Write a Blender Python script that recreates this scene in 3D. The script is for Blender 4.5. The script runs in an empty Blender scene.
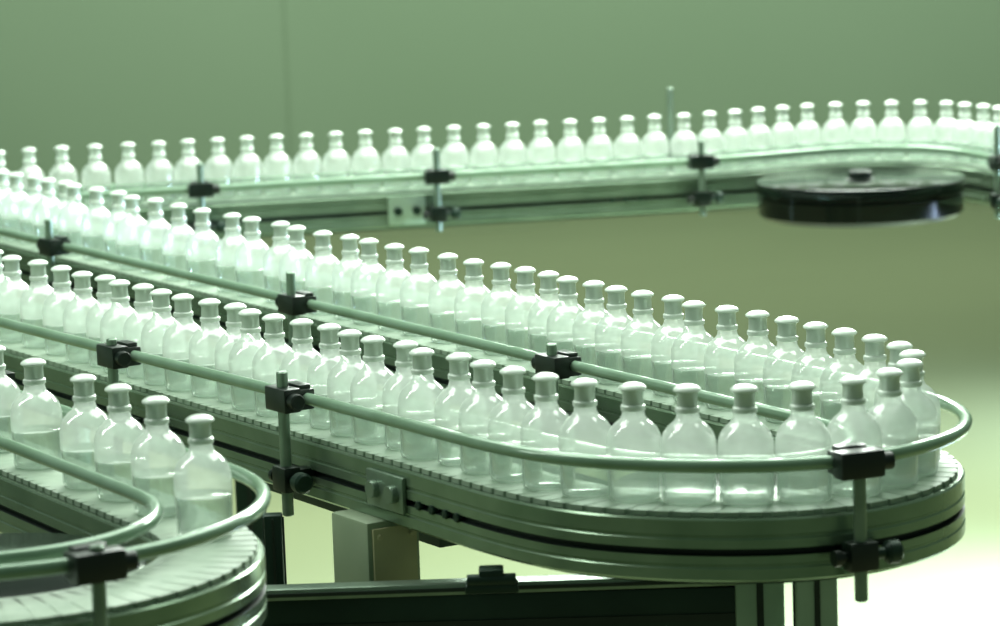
import bpy, bmesh, math, random
from mathutils import Vector, Matrix
random.seed(7)
scene=bpy.context.scene
col=scene.collection
try: scene.view_settings.view_transform='Standard'
except Exception: pass
ZB=0.95
# ------------------------------------------------------------ materials
def nmat(name):
    m=bpy.data.materials.new(name); m.use_nodes=True
    nt=m.node_tree; b=nt.nodes['Principled BSDF']; return m,nt,b
def noise_col(nt,b,c1,c2,scale,detail=3,coord='Object',stretch=None):
    tc=nt.nodes.new('ShaderNodeTexCoord'); mp=nt.nodes.new('ShaderNodeMapping')
    if stretch: mp.inputs['Scale'].default_value=stretch
    no=nt.nodes.new('ShaderNodeTexNoise'); no.inputs['Scale'].default_value=scale; no.inputs['Detail'].default_value=detail
    r=nt.nodes.new('ShaderNodeValToRGB')
    r.color_ramp.elements[0].position=.3; r.color_ramp.elements[1].position=.7
    r.color_ramp.elements[0].color=(*c1,1); r.color_ramp.elements[1].color=(*c2,1)
    nt.links.new(tc.outputs[coord],mp.inputs[0]); nt.links.new(mp.outputs[0],no.inputs['Vector'])
    nt.links.new(no.outputs['Fac'],r.inputs[0]); nt.links.new(r.outputs[0],b.inputs['Base Color'])
    return no
def simple(name,c1,c2,rough,metal=0,scale=30,bump=0):
    m,nt,b=nmat(name)
    no=noise_col(nt,b,c1,c2,scale)
    b.inputs['Roughness'].default_value=rough; b.inputs['Metallic'].default_value=metal
    if bump:
        bp=nt.nodes.new('ShaderNodeBump'); bp.inputs['Strength'].default_value=bump; bp.inputs['Distance'].default_value=.002
        nt.links.new(no.outputs['Fac'],bp.inputs['Height']); nt.links.new(bp.outputs[0],b.inputs['Normal'])
    return m
ALU=simple('brushed_aluminium',(.19,.28,.19),(.28,.38,.27),.24,.65,12)
STEEL=simple('steel_rod',(.18,.25,.19),(.27,.35,.28),.3,.6,20)
RAIL=simple('rail_plastic',(.19,.30,.20),(.25,.37,.27),.16,.15,15)
BLACK=simple('black_plastic',(.002,.007,.004),(.004,.012,.008),.36,0,40)
WHEELM=simple('wheel_black',(.001,.003,.002),(.002,.005,.003),.14,0,40)
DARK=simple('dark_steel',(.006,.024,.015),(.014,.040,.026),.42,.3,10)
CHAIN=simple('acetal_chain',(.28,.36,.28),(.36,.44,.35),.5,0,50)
BOX=simple('painted_box',(.27,.34,.23),(.31,.38,.26),.5,0,20)
TAN=simple('box_cover',(.46,.43,.25),(.52,.49,.29),.5,0,20)
LEG=simple('leg_profile',(.32,.44,.33),(.40,.52,.40),.4,.2,10)
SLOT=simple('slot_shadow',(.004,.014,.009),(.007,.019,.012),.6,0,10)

def bottle_mat(name,colr,opac,trans,gmax=.44):
    m,nt,b=nmat(name); out=nt.nodes['Material Output']
    noise_col(nt,b,tuple(c*.95 for c in colr),colr,40)
    b.inputs['Roughness'].default_value=.08
    b.inputs['IOR'].default_value=1.5
    tl=nt.nodes.new('ShaderNodeBsdfTranslucent'); tl.inputs[0].default_value=(*colr,1)
    mx=nt.nodes.new('ShaderNodeMixShader'); mx.inputs[0].default_value=trans
    nt.links.new(b.outputs[0],mx.inputs[1]); nt.links.new(tl.outputs[0],mx.inputs[2])
    tr=nt.nodes.new('ShaderNodeBsdfTransparent'); tr.inputs[0].default_value=(.955,.985,.962,1)
    lw=nt.nodes.new('ShaderNodeLayerWeight'); lw.inputs[0].default_value=.30
    mr=nt.nodes.new('ShaderNodeMapRange'); mr.inputs['To Min'].default_value=opac; mr.inputs['To Max'].default_value=min(1,opac+.35)
    nt.links.new(lw.outputs['Facing'],mr.inputs['Value'])
    m2=nt.nodes.new('ShaderNodeMixShader')
    nt.links.new(mr.outputs[0],m2.inputs[0]); nt.links.new(tr.outputs[0],m2.inputs[1]); nt.links.new(mx.outputs[0],m2.inputs[2])
    gl=nt.nodes.new('ShaderNodeBsdfGlossy'); gl.inputs['Roughness'].default_value=.06
    mg=nt.nodes.new('ShaderNodeMapRange'); mg.inputs['To Min'].default_value=.06; mg.inputs['To Max'].default_value=gmax
    nt.links.new(lw.outputs['Facing'],mg.inputs['Value'])
    m3=nt.nodes.new('ShaderNodeMixShader')
    nt.links.new(mg.outputs[0],m3.inputs[0])
    nt.links.new(m2.outputs[0],m3.inputs[1]); nt.links.new(gl.outputs[0],m3.inputs[2])
    nt.links.new(m3.outputs[0],out.inputs['Surface'])
    return m
FROST=bottle_mat('frosted_upper',(.92,.965,.925),.34,.55)
BODY=bottle_mat('clear_plastic',(.88,.94,.89),.20,.55)
LIQ=bottle_mat('clear_liquid',(.42,.53,.45),.26,.5)
CAP=simple('crimp_cap',(.52,.60,.53),(.62,.70,.62),.16,.1,30)
TOP=simple('flip_top',(.72,.80,.72),(.80,.88,.80),.18,0,30)

# ------------------------------------------------------------ helpers
def mesh_obj(name,bm,mats,smooth=True,angle=None):
    bmesh.ops.recalc_face_normals(bm,faces=bm.faces[:])
    me=bpy.data.meshes.new(name); bm.to_mesh(me); bm.free()
    for m in (mats if isinstance(mats,(list,tuple)) else [mats]): me.materials.append(m)
    if smooth:
        for p in me.polygons: p.use_smooth=True
        if angle is not None:
            try: me.set_sharp_from_angle(angle=math.radians(angle))
            except Exception: pass
    o=bpy.data.objects.new(name,me); col.objects.link(o); return o
def empty(name,loc,label=None,cat=None,group=None):
    e=bpy.data.objects.new(name,None); e.location=loc; e.empty_display_size=.05; col.objects.link(e)
    if label: e['label']=label
    if cat: e['category']=cat
    if group: e['group']=group
    return e
def lathe(bm,prof,seg=28,mat=0,mtx=None,matf=None):
    rings=[]
    for r,z in prof:
        if r<1e-6: rings.append([bm.verts.new((0,0,z))])
        else: rings.append([bm.verts.new((r*math.cos(2*math.pi*i/seg),r*math.sin(2*math.pi*i/seg),z)) for i in range(seg)])
    allv=[v for r in rings for v in r]
    for k in range(len(rings)-1):
        a,b=rings[k],rings[k+1]
        for i in range(seg):
            j=(i+1)%seg
            if len(a)==1 and len(b)==1: continue
            if len(a)==1: fc=bm.faces.new((a[0],b[i],b[j]))
            elif len(b)==1: fc=bm.faces.new((a[i],a[j],b[0]))
            else: fc=bm.faces.new((a[i],a[j],b[j],b[i]))
            fc.material_index=mat if matf is None else matf(k)
    if mtx is not None:
        for v in allv: v.co=mtx@v.co
    return allv
def box(bm,size,mtx=Matrix.Identity(4),bev=.002,mat=0):
    r=bmesh.ops.create_cube(bm,size=1,matrix=mtx@Matrix.Diagonal((*size,1)))
    vs=r['verts']; fs=set(f for v in vs for f in v.link_faces)
    for f_ in fs: f_.material_index=mat
    if bev:
        es=list(set(e for v in vs for e in v.link_edges))
        g=bmesh.ops.bevel(bm,geom=es,offset=bev,segments=2,affect='EDGES',profile=.6)
def cyl(bm,r,h,mtx=Matrix.Identity(4),seg=20,mat=0,ch=.001):
    lathe(bm,[(0,-h/2),(r-ch,-h/2),(r,-h/2+ch),(r,h/2-ch),(r-ch,h/2),(0,h/2)],seg,mat,mtx)

# ------------------------------------------------------------ plan of the lanes
d=Vector((.5056,-.8628)); n=Vector((.8628,.5056))
def W(s,nn): return d*s+n*nn
def smooth(pts,it):
    for _ in range(it):
        q=[p.copy() for p in pts]
        for i in range(1,len(pts)-1): q[i]=(pts[i-1]+pts[i]*2+pts[i+1])/4
        pts=q
    return pts
raw=[]
s=-5.6
while s<-2.93:
    raw.append(W(s,min(1.765,1.722+.029*(s+4.38)))); s+=.03
for th in range(3,179,4):
    t=math.radians(th); R=.22-.027*math.exp(-((th-42)/34)**2)
    raw.append(W(-2.885+R*math.sin(t),1.985-R*math.cos(t)))
s=-2.90
while s>-5.75: raw.append(W(s,2.205)); s-=.03
for p in [(-1.009,6.075),(-1.06,6.17),(-1.095,6.27),(-1.085,6.36),(-1.03,6.42),(-.95,6.447),(-.65,6.508),(-.367,6.565),(0,6.638),(.383,6.712),(.5,6.75),(.6,6.80),(.69,6.85),(.77,6.875),(.87,6.87),(.96,6.83),(1.04,6.75),(1.095,6.63),(1.125,6.50),(1.15,6.32),(1.19,6.1)]:
    raw.append(Vector(p))
def dense(raw,step=.01):
    out=[]
    for a,b in zip(raw[:-1],raw[1:]):
        k=max(1,int((b-a).length/step))
        for i in range(k): out.append(a.lerp(b,i/k))
    out.append(raw[-1]); return out
def even(pts,step):
    cum=[0]
    for a,b in zip(pts[:-1],pts[1:]): cum.append(cum[-1]+(b-a).length)
    L=cum[-1]; N=int(L/step); out=[]; j=0
    for i in range(N+1):
        t=L*i/N
        while j<len(pts)-2 and cum[j+1]<t: j+=1
        out.append(pts[j].lerp(pts[j+1],(t-cum[j])/max(1e-9,cum[j+1]-cum[j])))
    return out
class Path:
    def __init__(s_,raw,it=12):
        p=even(smooth(even(dense(raw),.02),it),.02)
        s_.p=p; s_.N=len(p); s_.step=(p[1]-p[0]).length
        s_.t=[]
        for i in range(s_.N):
            a=p[max(0,i-1)]; b=p[min(s_.N-1,i+1)]; s_.t.append((b-a).normalized())
        s_.n=[Vector((-t.y,t.x)) for t in s_.t]
    def at(s_,L):
        x=min(max(L/s_.step,0),s_.N-1.001); i=int(x); f=x-i
        P=s_.p[i].lerp(s_.p[i+1],f); T=s_.t[i].lerp(s_.t[i+1],f).normalized()
        return P,T,Vector((-T.y,T.x))
    def near(s_,q):
        best=min(range(s_.N),key=lambda i:(s_.p[i]-q).length_squared)
        return best*s_.step+(q-s_.p[best]).dot(s_.t[best])
P1=Path(raw)
raw2=[]
CS=-3.005
s=-4.3
while s<CS-.02: raw2.append(W(s,.875)); s+=.03
for th in range(0,181,5):
    t=math.radians(th); raw2.append(W(CS+.245*math.sin(t),1.12-.245*math.cos(t)))
s=CS-.03
while s>-5.2: raw2.append(W(s,1.365)); s-=.03
P2=Path(raw2,6)

def sweep(bm,path,prof,closed=True,offs=None,mat=0,matf=None,i0=0,i1=None,cap=True,zf=None):
    i1=path.N if i1 is None else i1
    rings=[]
    for i in range(i0,i1):
        o=offs(i) if offs else 0; zz=zf(i) if zf else 0
        rings.append([bm.verts.new((*(path.p[i]+path.n[i]*(a+o)),z+zz)) for a,z in prof])
    m=len(prof)
    for a,b in zip(rings[:-1],rings[1:]):
        for k in range(m if closed else m-1):
            j=(k+1)%m
            f_=bm.faces.new((a[k],a[j],b[j],b[k])); f_.material_index=mat if matf is None else matf(k)
    if cap and closed:
        bm.faces.new(rings[0]); bm.faces.new(list(reversed(rings[-1])))

# ------------------------------------------------------------ conveyor builder
def circle(r,k=14,z=0,o=0): return [(o+r*math.cos(2*math.pi*i/k),z+r*math.sin(2*math.pi*i/k)) for i in range(k)]
def side_profile(sgn):
    a=.040; b=.056
    pts=[(a,ZB-.006),(b-.002,ZB-.006),(b,ZB-.008),(b,ZB-.024),(b-.0015,ZB-.0255),(b-.0015,ZB-.0275),(b,ZB-.029),
         (b,ZB-.039),(b-.008,ZB-.040),(b-.008,ZB-.046),(b,ZB-.047),(b,ZB-.056),(b-.0015,ZB-.0575),(b-.0015,ZB-.0595),(b,ZB-.061),(b,ZB-.073),(b-.003,ZB-.076),(a,ZB-.076)]
    return [(sgn*o,z) for o,z in pts]
def chain_mesh(bm,path,z,pitch=.036,hw=.045,th=.006,kn=True):
    L=path.step*(path.N-1); k=int(L/pitch)
    for i in range(k):
        P,T,Nn=path.at((i+.5)*pitch)
        out=[]
        w=hw; fl=pitch*.499
        for j in range(-5,6):
            y=w*j/5; out.append((fl+.005*(1-(j/5)**2)-.0028*(abs(j)==5),y))
        for j in range(5,-6,-1):
            y=w*j/5; out.append((-fl+.005*(1-(j/5)**2)+.0028*(abs(j)==5),y))
        top=[bm.verts.new((*(P+T*x+Nn*y),z)) for x,y in out]
        lo=[bm.verts.new((*(P+T*x*.97+Nn*y),z-th)) for x,y in out]
        bm.faces.new(top); bm.faces.new(list(reversed(lo)))
        m=len(out)
        for q in range(m):
            r=(q+1)%m; bm.faces.new((top[q],lo[q],lo[r],top[r]))
    # continuous link strip just under the slat tops
    sweep(bm,path,[(-hw*.95,z-.0005),(hw*.95,z-.0005),(hw*.95,z-th-.005),(-hw*.95,z-th-.005)])

RR=.0076
def build_post(conv,path,L,side,rail_off,z_rail,ztop,zbot,knobs=True):
    P,T,Nn=path.at(L)
    out=Nn*side
    ang=math.atan2(T.y,T.x)
    base=P+out*(abs(rail_off)+.022)
    bm=bmesh.new(); cyl(bm,.0072,ztop-zbot,Matrix.Translation((0,0,(ztop+zbot)/2)),20,0,.0015)
    rod=mesh_obj('rail_post',bm,STEEL,True,40)
    rod.location=(base.x,base.y,ZB); rod.rotation_euler=(0,0,ang); rod.parent=conv; rod.matrix_parent_inverse=Matrix.Translation(-conv.location)
    sg=side
    bm=bmesh.new()
    box(bm,(.052,.024,.030),Matrix.Translation((0,0,z_rail)),.003)
    box(bm,(.044,.030,.026),Matrix.Translation((0,-sg*.018,z_rail-.001)),.003)
    box(bm,(.034,.016,.008),Matrix.Translation((0,-sg*.022,z_rail+.013)),.001)
    RX=Matrix.Translation((.032,0,z_rail))@Matrix.Rotation(math.pi/2,4,'Y')
    cyl(bm,.010,.014,RX,14)
    c=mesh_obj('rail_clamp',bm,BLACK,True,35); c.parent=rod
    if knobs:
        bm=bmesh.new()
        zc=-.048
        box(bm,(.034,.024,.032),Matrix.Translation((0,0,zc)),.004)
        box(bm,(.022,.030,.022),Matrix.Translation((0,-sg*.020,zc)),.003)
        c=mesh_obj('frame_clamp',bm,BLACK,True,35); c.parent=rod
        bm=bmesh.new()
        lathe(bm,[(0,0),(.006,0),(.006,.014),(.010,.016),(.013,.019),(.013,.030),(.010,.033),(0,.033)],18,0,Matrix.Translation((.014,0,zc))@Matrix.Rotation(math.pi/2,4,'Y'))
        c=mesh_obj('clamp_knob',bm,DARK,True,35); c.parent=rod
        bm=bmesh.new()
        lathe(bm,[(0,0),(.006,0),(.006,.010),(.009,.011),(.009,.018),(0,.019)],18,0,Matrix.Translation((-.014,0,zc))@Matrix.Rotation(-math.pi/2,4,'Y'))
        c=mesh_obj('clamp_bolt',bm,BLACK,True,35); c.parent=rod
    return rod

def conveyor(path,loc,label,rails):
    conv=empty('conveyor',loc,label,'conveyor')
    I=Matrix.Translation(-conv.location)
    def add(o): o.parent=conv; o.matrix_parent_inverse=I; return o
    for sg in (-1,1):
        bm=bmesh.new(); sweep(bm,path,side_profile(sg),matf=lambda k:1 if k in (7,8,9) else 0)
        add(mesh_obj('side_frame',bm,[ALU,SLOT],True,25))
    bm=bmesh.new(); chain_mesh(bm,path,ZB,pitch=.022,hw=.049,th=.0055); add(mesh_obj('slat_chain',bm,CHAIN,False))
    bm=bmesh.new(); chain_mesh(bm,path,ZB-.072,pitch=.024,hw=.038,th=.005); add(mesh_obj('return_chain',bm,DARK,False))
    for offs,zf in rails:
        bm=bmesh.new(); sweep(bm,path,circle(RR,16,ZB),offs=offs,zf=zf)
        add(mesh_obj('guide_rail',bm,RAIL,True,60))
    return conv,add

tipL=P1.near(W(-2.66,1.99)); s0=P1.near(W(-4.4,1.72)); s1=P1.near(W(-3.1,1.76)); aL=P1.near(W(-3.0,2.205)); aM=P1.near(W(-4.5,2.205))
def ss(x): x=max(0,min(1,x)); return x*x*(3-2*x)
def off_out(L):
    if L<s1: return -(.088+(.060-.088)*ss((L-s0)/(s1-s0)))
    if L<aL: return -(.060-.002*ss((L-s1)/.3))
    return -(.058+.014*ss((L-aL)/.5))
def z_out(L): return .052 if L<aL else .052-.020*ss((L-aL)/(aM-aL))
Z_IN=.030
conv1,add1=conveyor(P1,(0.0,3.2,0),'long serpentine aluminium bottling conveyor with pale slat chain and guide rails',
   [(lambda i:off_out(i*P1.step),lambda i:z_out(i*P1.step)),(lambda i:.072,lambda i:Z_IN)])
conv2,add2=conveyor(P2,(-.8,3.0,0),'aluminium bottling conveyor turn with tubular guide rails carrying a few bottles',
   [(lambda i:-.058,lambda i:.050),(lambda i:.055,lambda i:.038)])

def LB(s_): return P1.near(W(s_,1.76))
def LA(s_): return P1.near(W(s_,2.205))
def LD(x): return P1.near(Vector((x,6.44+.2*(x+.95))))
def po(L,zt,zb=-.095): build_post(conv1,P1,L,-1,off_out(L),z_out(L),zt,zb)
po(LB(-3.84),.076); po(LB(-3.38),.086)
po(P1.near(W(-2.665,1.970)),.066,-.098)
for s_,zt in ((-5.20,.080),(-4.235,.080),(-3.47,.060)): build_post(conv1,P1,LA(s_),1,.072,Z_IN,zt,-.095)
for x,zt in ((-.63,.088),(-.14,.092),(.42,.078)): po(LD(x),zt,-.085)
po(P1.near(Vector((1.135,6.42))),.11,-.085)
build_post(conv1,P1,LD(.42),1,.072,Z_IN,.180,-.085)
build_post(conv2,P2,P2.near(W(-2.77,1.120)),-1,.056,.050,.070,-.095)
build_post(conv2,P2,P2.near(W(-3.75,1.365)),-1,.056,.050,.065,-.095)

# turn wheels
def wheel(add,c,r,zt,th,hub=True):
    bm=bmesh.new()
    M=Matrix.Translation((c.x,c.y,0))
    lathe(bm,[(0,zt),(r-.004,zt),(r-.001,zt-.001),(r,zt-.004),(r,zt-.022),(r-.008,zt-.025),(r-.008,zt-.030),(r-.002,zt-.034),(r-.004,zt-th+.010),(r-.014,zt-th),(0,zt-th)],72,0,M)
    w=add(mesh_obj('turn_wheel',bm,WHEELM,True,35))
    if hub:
        bm=bmesh.new(); lathe(bm,[(0,zt+.018),(.022,zt+.018),(.025,zt+.015),(.025,zt+.002),(.034,zt),(.034,zt-.002)],24,0,M)
        h=mesh_obj('wheel_hub',bm,BLACK,True,35); h.parent=w
wheel(add1,Vector((.778,6.58)),.222,ZB-.010,.080)
wheel(add1,W(-2.90,1.985),.125,ZB-.020,.05,False)
wheel(add2,W(CS,1.12),.175,ZB-.012,.05)

def frameM(path,L,off,z):
    P,T,Nn=path.at(L); q=P+Nn*off
    return Matrix.Translation((q.x,q.y,z))@Matrix.Rotation(math.atan2(T.y,T.x),4,'Z')
Lk=LB(-3.18)
M=frameM(P1,Lk,-.059,ZB-.036)
bm=bmesh.new(); box(bm,(.085,.006,.044),M,.002)
for dx in (-.022,.022): cyl(bm,.011,.010,M@Matrix.Translation((dx,-.006,0))@Matrix.Rotation(math.pi/2,4,'X'),16)
add1(mesh_obj('joint_plate',bm,STEEL,True,35))
for ds in (.07,.10,.13,.155):
    bm=bmesh.new(); Mx=frameM(P1,Lk+ds,-.055,ZB-.043); cyl(bm,.006,.008,Mx@Matrix.Rotation(math.pi/2,4,'X'),6)
    add1(mesh_obj('slot_nut',bm,DARK,True,35))
bm=bmesh.new(); Mx=frameM(P1,Lk-.055,-.045,ZB-.126); box(bm,(.088,.072,.104),Mx,.004)
bx=add1(mesh_obj('junction_box',bm,BOX,True,35))
bm=bmesh.new(); box(bm,(.004,.060,.088),Mx@Matrix.Translation((.046,0,0)),.001)
for yy in (-.022,.022):
    for zz in (-.034,.034): cyl(bm,.0035,.004,Mx@Matrix.Translation((.049,yy,zz))@Matrix.Rotation(math.pi/2,4,'Y'),10)
c=mesh_obj('box_cover',bm,TAN,True,35); c.parent=bx
# joint plate and bolts on the far lane
M=frameM(P1,LD(-.20),-.059,ZB-.04); bm=bmesh.new(); box(bm,(.08,.006,.06),M,.002)
pl=add1(mesh_obj('joint_plate',bm,LEG,True,35))
bm=bmesh.new()
for dx in (-.02,.02): cyl(bm,.009,.012,M@Matrix.Translation((dx,-.008,.0))@Matrix.Rotation(math.pi/2,4,'X'),16)
c=mesh_obj('plate_bolt',bm,DARK,True,35); c.parent=pl
for dx in (.24,.27,.30):
    bm=bmesh.new(); Mx=frameM(P1,LD(dx),-.055,ZB-.043); cyl(bm,.006,.008,Mx@Matrix.Rotation(math.pi/2,4,'X'),6)
    add1(mesh_obj('slot_nut',bm,DARK,True,35))
bm=bmesh.new(); Mx=Matrix.Translation((-.02,3.40,.842)); box(bm,(.06,.03,.010),Mx,.002); box(bm,(.028,.03,.018),Mx@Matrix.Translation((0,0,.013)),.003)
cyl(bm,.007,.055,Mx@Matrix.Translation((0,-.01,.010))@Matrix.Rotation(math.pi/2,4,'Y'),16)
add1(mesh_obj('cable_coupling',bm,DARK,True,35))

def bar(add,name,a,b,w,h,mat,slot=.25):
    a=Vector(a); b=Vector(b); v=b-a; L=v.length
    M=Matrix.Translation((a+b)/2)@v.to_track_quat('X','Z').to_matrix().to_4x4()
    bm=bmesh.new(); box(bm,(L,w,h),M,.003)
    for sg in (-1,1):
        box(bm,(L*.99,.003,h*slot),M@Matrix.Translation((0,sg*(w/2+.0006),0)),0,1)
        if slot<.2: box(bm,(L*.99,w*slot,.003),M@Matrix.Translation((0,0,sg*(h/2+.0006))),0,1)
    return add(mesh_obj(name,bm,[mat,SLOT],True,35))
def V3(s_,nn,z): p=W(s_,nn); return (p.x,p.y,z)
def leg(add,x,y,ztop,mat=LEG,w=.045):
    lg=bar(add,'support_leg',(x,y,0.03),(x,y,ztop),w,w,mat,.14)
    bm=bmesh.new(); lathe(bm,[(0,0),(.035,0),(.035,.008),(.010,.016),(.010,.03),(0,.03)],20,0,Matrix.Translation((x,y,0)))
    o=mesh_obj('levelling_foot',bm,BLACK,True,35); o.parent=lg
leg(add1,.345,3.42,ZB-.080,LEG,.046); leg(add1,.287,3.50,ZB-.080,LEG,.056)
leg(add1,-.285,3.70,ZB-.08,DARK,.022)
bar(add1,'cross_beam',(-.30,3.58,.762),(.265,3.50,.778),.045,.070,DARK,.12)
bar(add1,'cross_beam',(-.30,3.56,.805),(.265,3.48,.824),.030,.014,STEEL,.3)
for s_,nn,m in ((-4.6,1.72,DARK),(-4.6,2.2,DARK)):
    q=W(s_,nn); leg(add1,q.x,q.y,ZB-.08,m)
bar(add1,'cross_beam',V3(-4.9,1.83,ZB-.125),V3(-3.30,1.86,ZB-.125),.05,.045,DARK)
bar(add1,'cross_beam',V3(-4.9,2.08,ZB-.125),V3(-2.95,2.08,ZB-.125),.05,.045,DARK)
P_,T_,N_=P1.at(LD(-.9)); leg(add1,P_.x,P_.y,ZB-.08)
q=W(-3.1,1.12); leg(add2,q.x,q.y,ZB-.08,DARK); q=W(-4.0,1.365); leg(add2,q.x,q.y,ZB-.08,DARK)
bar(add2,'cross_beam',V3(-4.2,1.12,ZB-.13),V3(-2.95,1.12,ZB-.13),.06,.05,DARK)

# ------------------------------------------------------------ bottles
def bottle_meshes():
    R=.0309
    prof=[(0,.002),(R-.006,0),(R-.002,.0015),(R-.0008,.005),(R-.0006,.028),(R,.0445),(R,.058),(.0308,.0632),(.0303,.0675),(.0293,.0720),(.0275,.0765),(.0248,.0808),(.0212,.0848),(.0176,.0878),(.0150,.0900),(.0135,.0923),(.0127,.0945),(.0122,.099),(.0120,.101)]
    bm=bmesh.new(); lathe(bm,prof,36,0,None,lambda k:0 if k<5 else 1); body=mesh_obj('bottle_body',bm,[BODY,FROST],True,60)
    bm=bmesh.new(); r=R-.0018; lathe(bm,[(0,.004),(r-.004,.003),(r,.007),(r,.0435),(r-.001,.0445),(0,.044)],28); liq=mesh_obj('liquid',bm,LIQ,True,50)
    bm=bmesh.new(); lathe(bm,[(0,.0995),(.0128,.0995),(.0137,.1003),(.0137,.1045),(.0126,.1056),(.0117,.1062),(.0113,.1190),(.0124,.1215),(.0124,.1228),(0,.1230)],28,0,None,lambda k:1 if 1<=k<=4 else 0); cap=mesh_obj('crimp_cap',bm,[CAP,TOP],True,35)
    bm=bmesh.new(); lathe(bm,[(0,.1222),(.0135,.1222),(.0152,.1232),(.0153,.1246),(.0143,.1262),(.0124,.1275),(.0100,.1287),(.006,.1298),(0,.1302)],28); top=mesh_obj('flip_top',bm,TOP,True,35)
    return [body,liq,cap,top]
protos=bottle_meshes()
first=True
def place_bottle(x,y,group,label):
    global first
    e=empty('bottle',(x,y,ZB+.0005),label,'bottle',group)
    e.rotation_euler=(0,0,random.uniform(0,6.28))
    for p in protos:
        c=p if first else p.copy()
        if not first: col.objects.link(c)
        c.parent=e; c.matrix_parent_inverse=Matrix.Identity(4); c.location=(0,0,0)
    first=False
A=[-5510,-5426,-5355,-5292,-5200,-5110,-5022,-4946,-4834,-4734,-4629,-4554,-4460,-4389,-4295,-4219,-4153,-4068,-4000,-3910,-3828,-3758,-3695,-3630,-3563,-3502,-3440,-3380,-3302,-3240,-3178,-3113,-3050,-2989,-2928]
B=[-4640,-4560,-4470,-4381,-4300,-4211,-4121,-4062,-4007,-3943,-3871,-3805,-3735,-3649,-3560,-3503,-3446,-3385,-3324,-3276,-3228,-3165,-3105,-3045,-2985]
D=[-901,-834,-766,-700,-643,-582,-520,-460,-397,-335,-272,-210,-148,-85,-22,40,103,165,228,290,352,415,478,540]
TURN=[(-2.915,1.785),(-2.858,1.79),(-2.799,1.821),(-2.755,1.862),(-2.718,1.903),(-2.676,1.948),(-2.658,2.006),(-2.665,2.06),(-2.70,2.115),(-2.75,2.165),(-2.806,2.19),(-2.866,2.201)]
Ls=[LB(x/1000) for x in B]+[P1.near(W(*q)) for q in TURN]+[LA(x/1000) for x in A[::-1]]
Lx=[LD(x/1000) for x in D]
a0=LA(-5.51); kk=int((Lx[0]-a0)/.0632)
for i in range(1,kk): Ls.append(a0+(Lx[0]-a0)*i/kk)
Ls+=Lx
a=Lx[-1]+.0632
Lend=P1.near(Vector((1.13,6.42)))
while a<Lend: Ls.append(a); a+=.0632
Ls.sort()
for _ in range(600):
    for i in range(len(Ls)-1):
        g=.0626-(P1.at(Ls[i+1])[0]-P1.at(Ls[i])[0]).length
        if g>0: Ls[i]-=g/2; Ls[i+1]+=g/2
placed=[]
for L in Ls:
    P,T,Nn=P1.at(L)
    inturn=s1<L<aL
    q=P+Nn*(0 if inturn else random.uniform(-.008,.008))
    placed.append(q)
for q in placed:
    place_bottle(q.x,q.y,'bottles riding the serpentine conveyor','clear plastic bottle of colourless liquid with pale crimped cap')
Cs=[-3.80,-3.70,-3.56,-3.428,-3.278,-3.188,-3.085,-2.945]
for s_ in Cs:
    P,T,Nn=P2.at(P2.near(W(s_,1.365))); q=P+Nn*random.uniform(-.003,.003)
    place_bottle(q.x,q.y,'bottles on the short conveyor turn','clear plastic bottle half full of colourless liquid, capped')

# ------------------------------------------------------------ room
def plane(name,verts,mat):
    bm=bmesh.new(); bm.faces.new([bm.verts.new(v) for v in verts]); o=mesh_obj(name,bm,mat,False); o['kind']='structure'; return o
m,nt,b=nmat('floor_epoxy')
noise_col(nt,b,(.215,.235,.120),(.24,.26,.135),.6,2,'Object')
b.inputs['Roughness'].default_value=.25
no=nt.nodes.new('ShaderNodeTexNoise'); no.inputs['Scale'].default_value=1.2
bp=nt.nodes.new('ShaderNodeBump'); bp.inputs['Strength'].default_value=.05; nt.links.new(no.outputs['Fac'],bp.inputs['Height']); nt.links.new(bp.outputs[0],b.inputs['Normal'])
floor=plane('floor',[(-9,-3,0),(9,-3,0),(9,14.1,0),(-9,14.1,0)],m)
m,nt,b=nmat('wall_paint')
noise_col(nt,b,(.24,.335,.215),(.26,.355,.235),.5,2,'Object'); b.inputs['Roughness'].default_value=.6
wall=plane('wall_back',[(-9,14.1,0),(9,14.1,0),(9,14.1,4),(-9,14.1,4)],m)
SEAM=simple('seam_strip',(.23,.322,.205),(.248,.34,.223),.6)
bm=bmesh.new(); box(bm,(.012,.003,3.9),Matrix.Translation((-.93,14.098,1.98)),.001); o=mesh_obj('trim_1',bm,SEAM); o['kind']='structure'
bm=bmesh.new(); box(bm,(18,.02,.08),Matrix.Translation((0,14.088,.04)),.004); o=mesh_obj('baseboard_back',bm,SEAM); o['kind']='structure'

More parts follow.
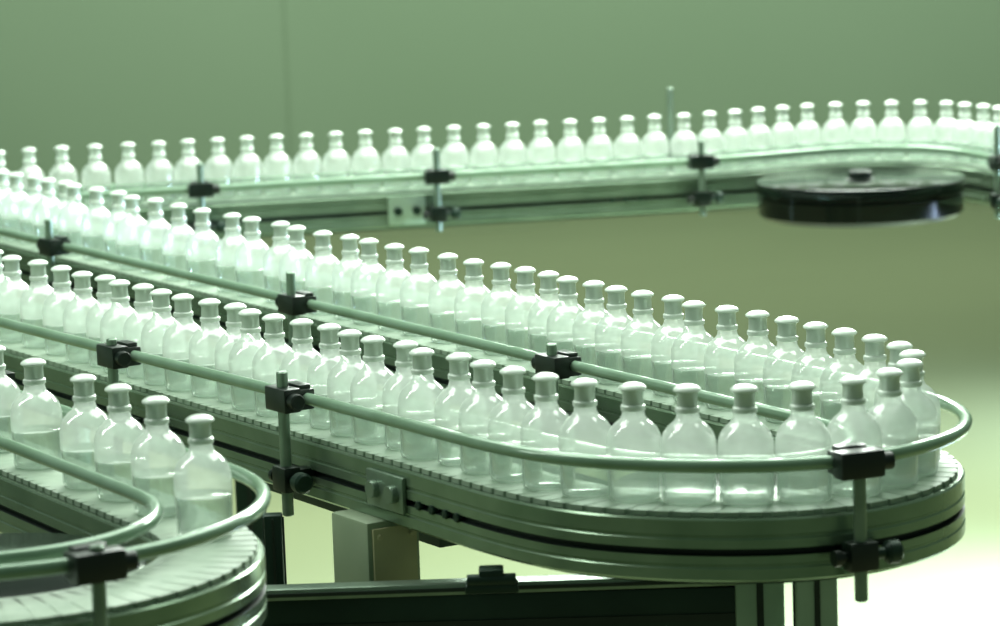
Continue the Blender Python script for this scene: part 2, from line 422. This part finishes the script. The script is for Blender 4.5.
# ------------------------------------------------------------ lights
def area(name,loc,target,size,sy,power,colr):
    l=bpy.data.lights.new(name,'AREA'); l.shape='RECTANGLE'; l.size=size; l.size_y=sy; l.energy=power; l.color=colr
    o=bpy.data.objects.new(name,l); o.location=loc; o.rotation_euler=(Vector(target)-Vector(loc)).to_track_quat('-Z','Y').to_euler(); col.objects.link(o); return o
G=(.88,1,.88)
area('ceiling_lamp',(0,5.2,3.6),(0,4.6,0),4,3,210,G)
area('ceiling_lamp',(1.3,8.3,2.9),(.3,3.9,.95),3.4,.8,350,G)
area('added_highlight_strip',(0.7,7.4,2.6),(.2,3.8,.95),2.6,.10,60,(.95,1,.95))  # unseen strip light from behind, added for crisp highlights on the bottles
area('added_highlight_strip',(-1.6,3.6,2.6),(0,3.4,.95),.10,2.0,16,(.95,1,.95))  # unseen strip light from the left, added for the same highlights
area('ceiling_lamp',(0,11.0,3.8),(0,14,0.8),8,1.5,255,G)
for (x,y,tx,ty,e,an) in ((2.1,6.2,1.25,6.1,1700,112),(2.6,8.2,1.9,8.2,480,120)):  # out-of-view spots below belt height, added to whiten the floor at right
    l=bpy.data.lights.new('added_floor_spot','SPOT'); l.energy=e; l.color=(.54,.72,1.0); l.spot_size=math.radians(an); l.spot_blend=1; l.shadow_soft_size=.2
    o=bpy.data.objects.new('added_floor_spot',l); o.location=(x,y,.78); o.rotation_euler=(Vector((tx,ty,0))-o.location).to_track_quat('-Z','Y').to_euler(); col.objects.link(o)
w=bpy.data.worlds.new('world'); scene.world=w; w.use_nodes=True
bg=w.node_tree.nodes['Background']; bg.inputs[0].default_value=(.54,.82,.61,1); bg.inputs[1].default_value=.18

# ------------------------------------------------------------ camera
F=3100.0; pt=math.atan(463/F); ro=.035
R=Vector((1,0,0)); U=Vector((0,math.sin(pt),math.cos(pt))); FW=Vector((0,math.cos(pt),-math.sin(pt)))
rx=R*math.cos(ro)-U*math.sin(ro); up=R*math.sin(ro)+U*math.cos(ro)
M=Matrix((( rx.x,up.x,-FW.x,0),(rx.y,up.y,-FW.y,0),(rx.z,up.z,-FW.z,1.66),(0,0,0,1)))
cam=bpy.data.cameras.new('camera'); cam.sensor_width=36; cam.lens=36*F/1000
cam.dof.use_dof=True; cam.dof.focus_distance=4.0; cam.dof.aperture_fstop=6.5
co=bpy.data.objects.new('camera',cam); co.matrix_world=M; col.objects.link(co); scene.camera=co
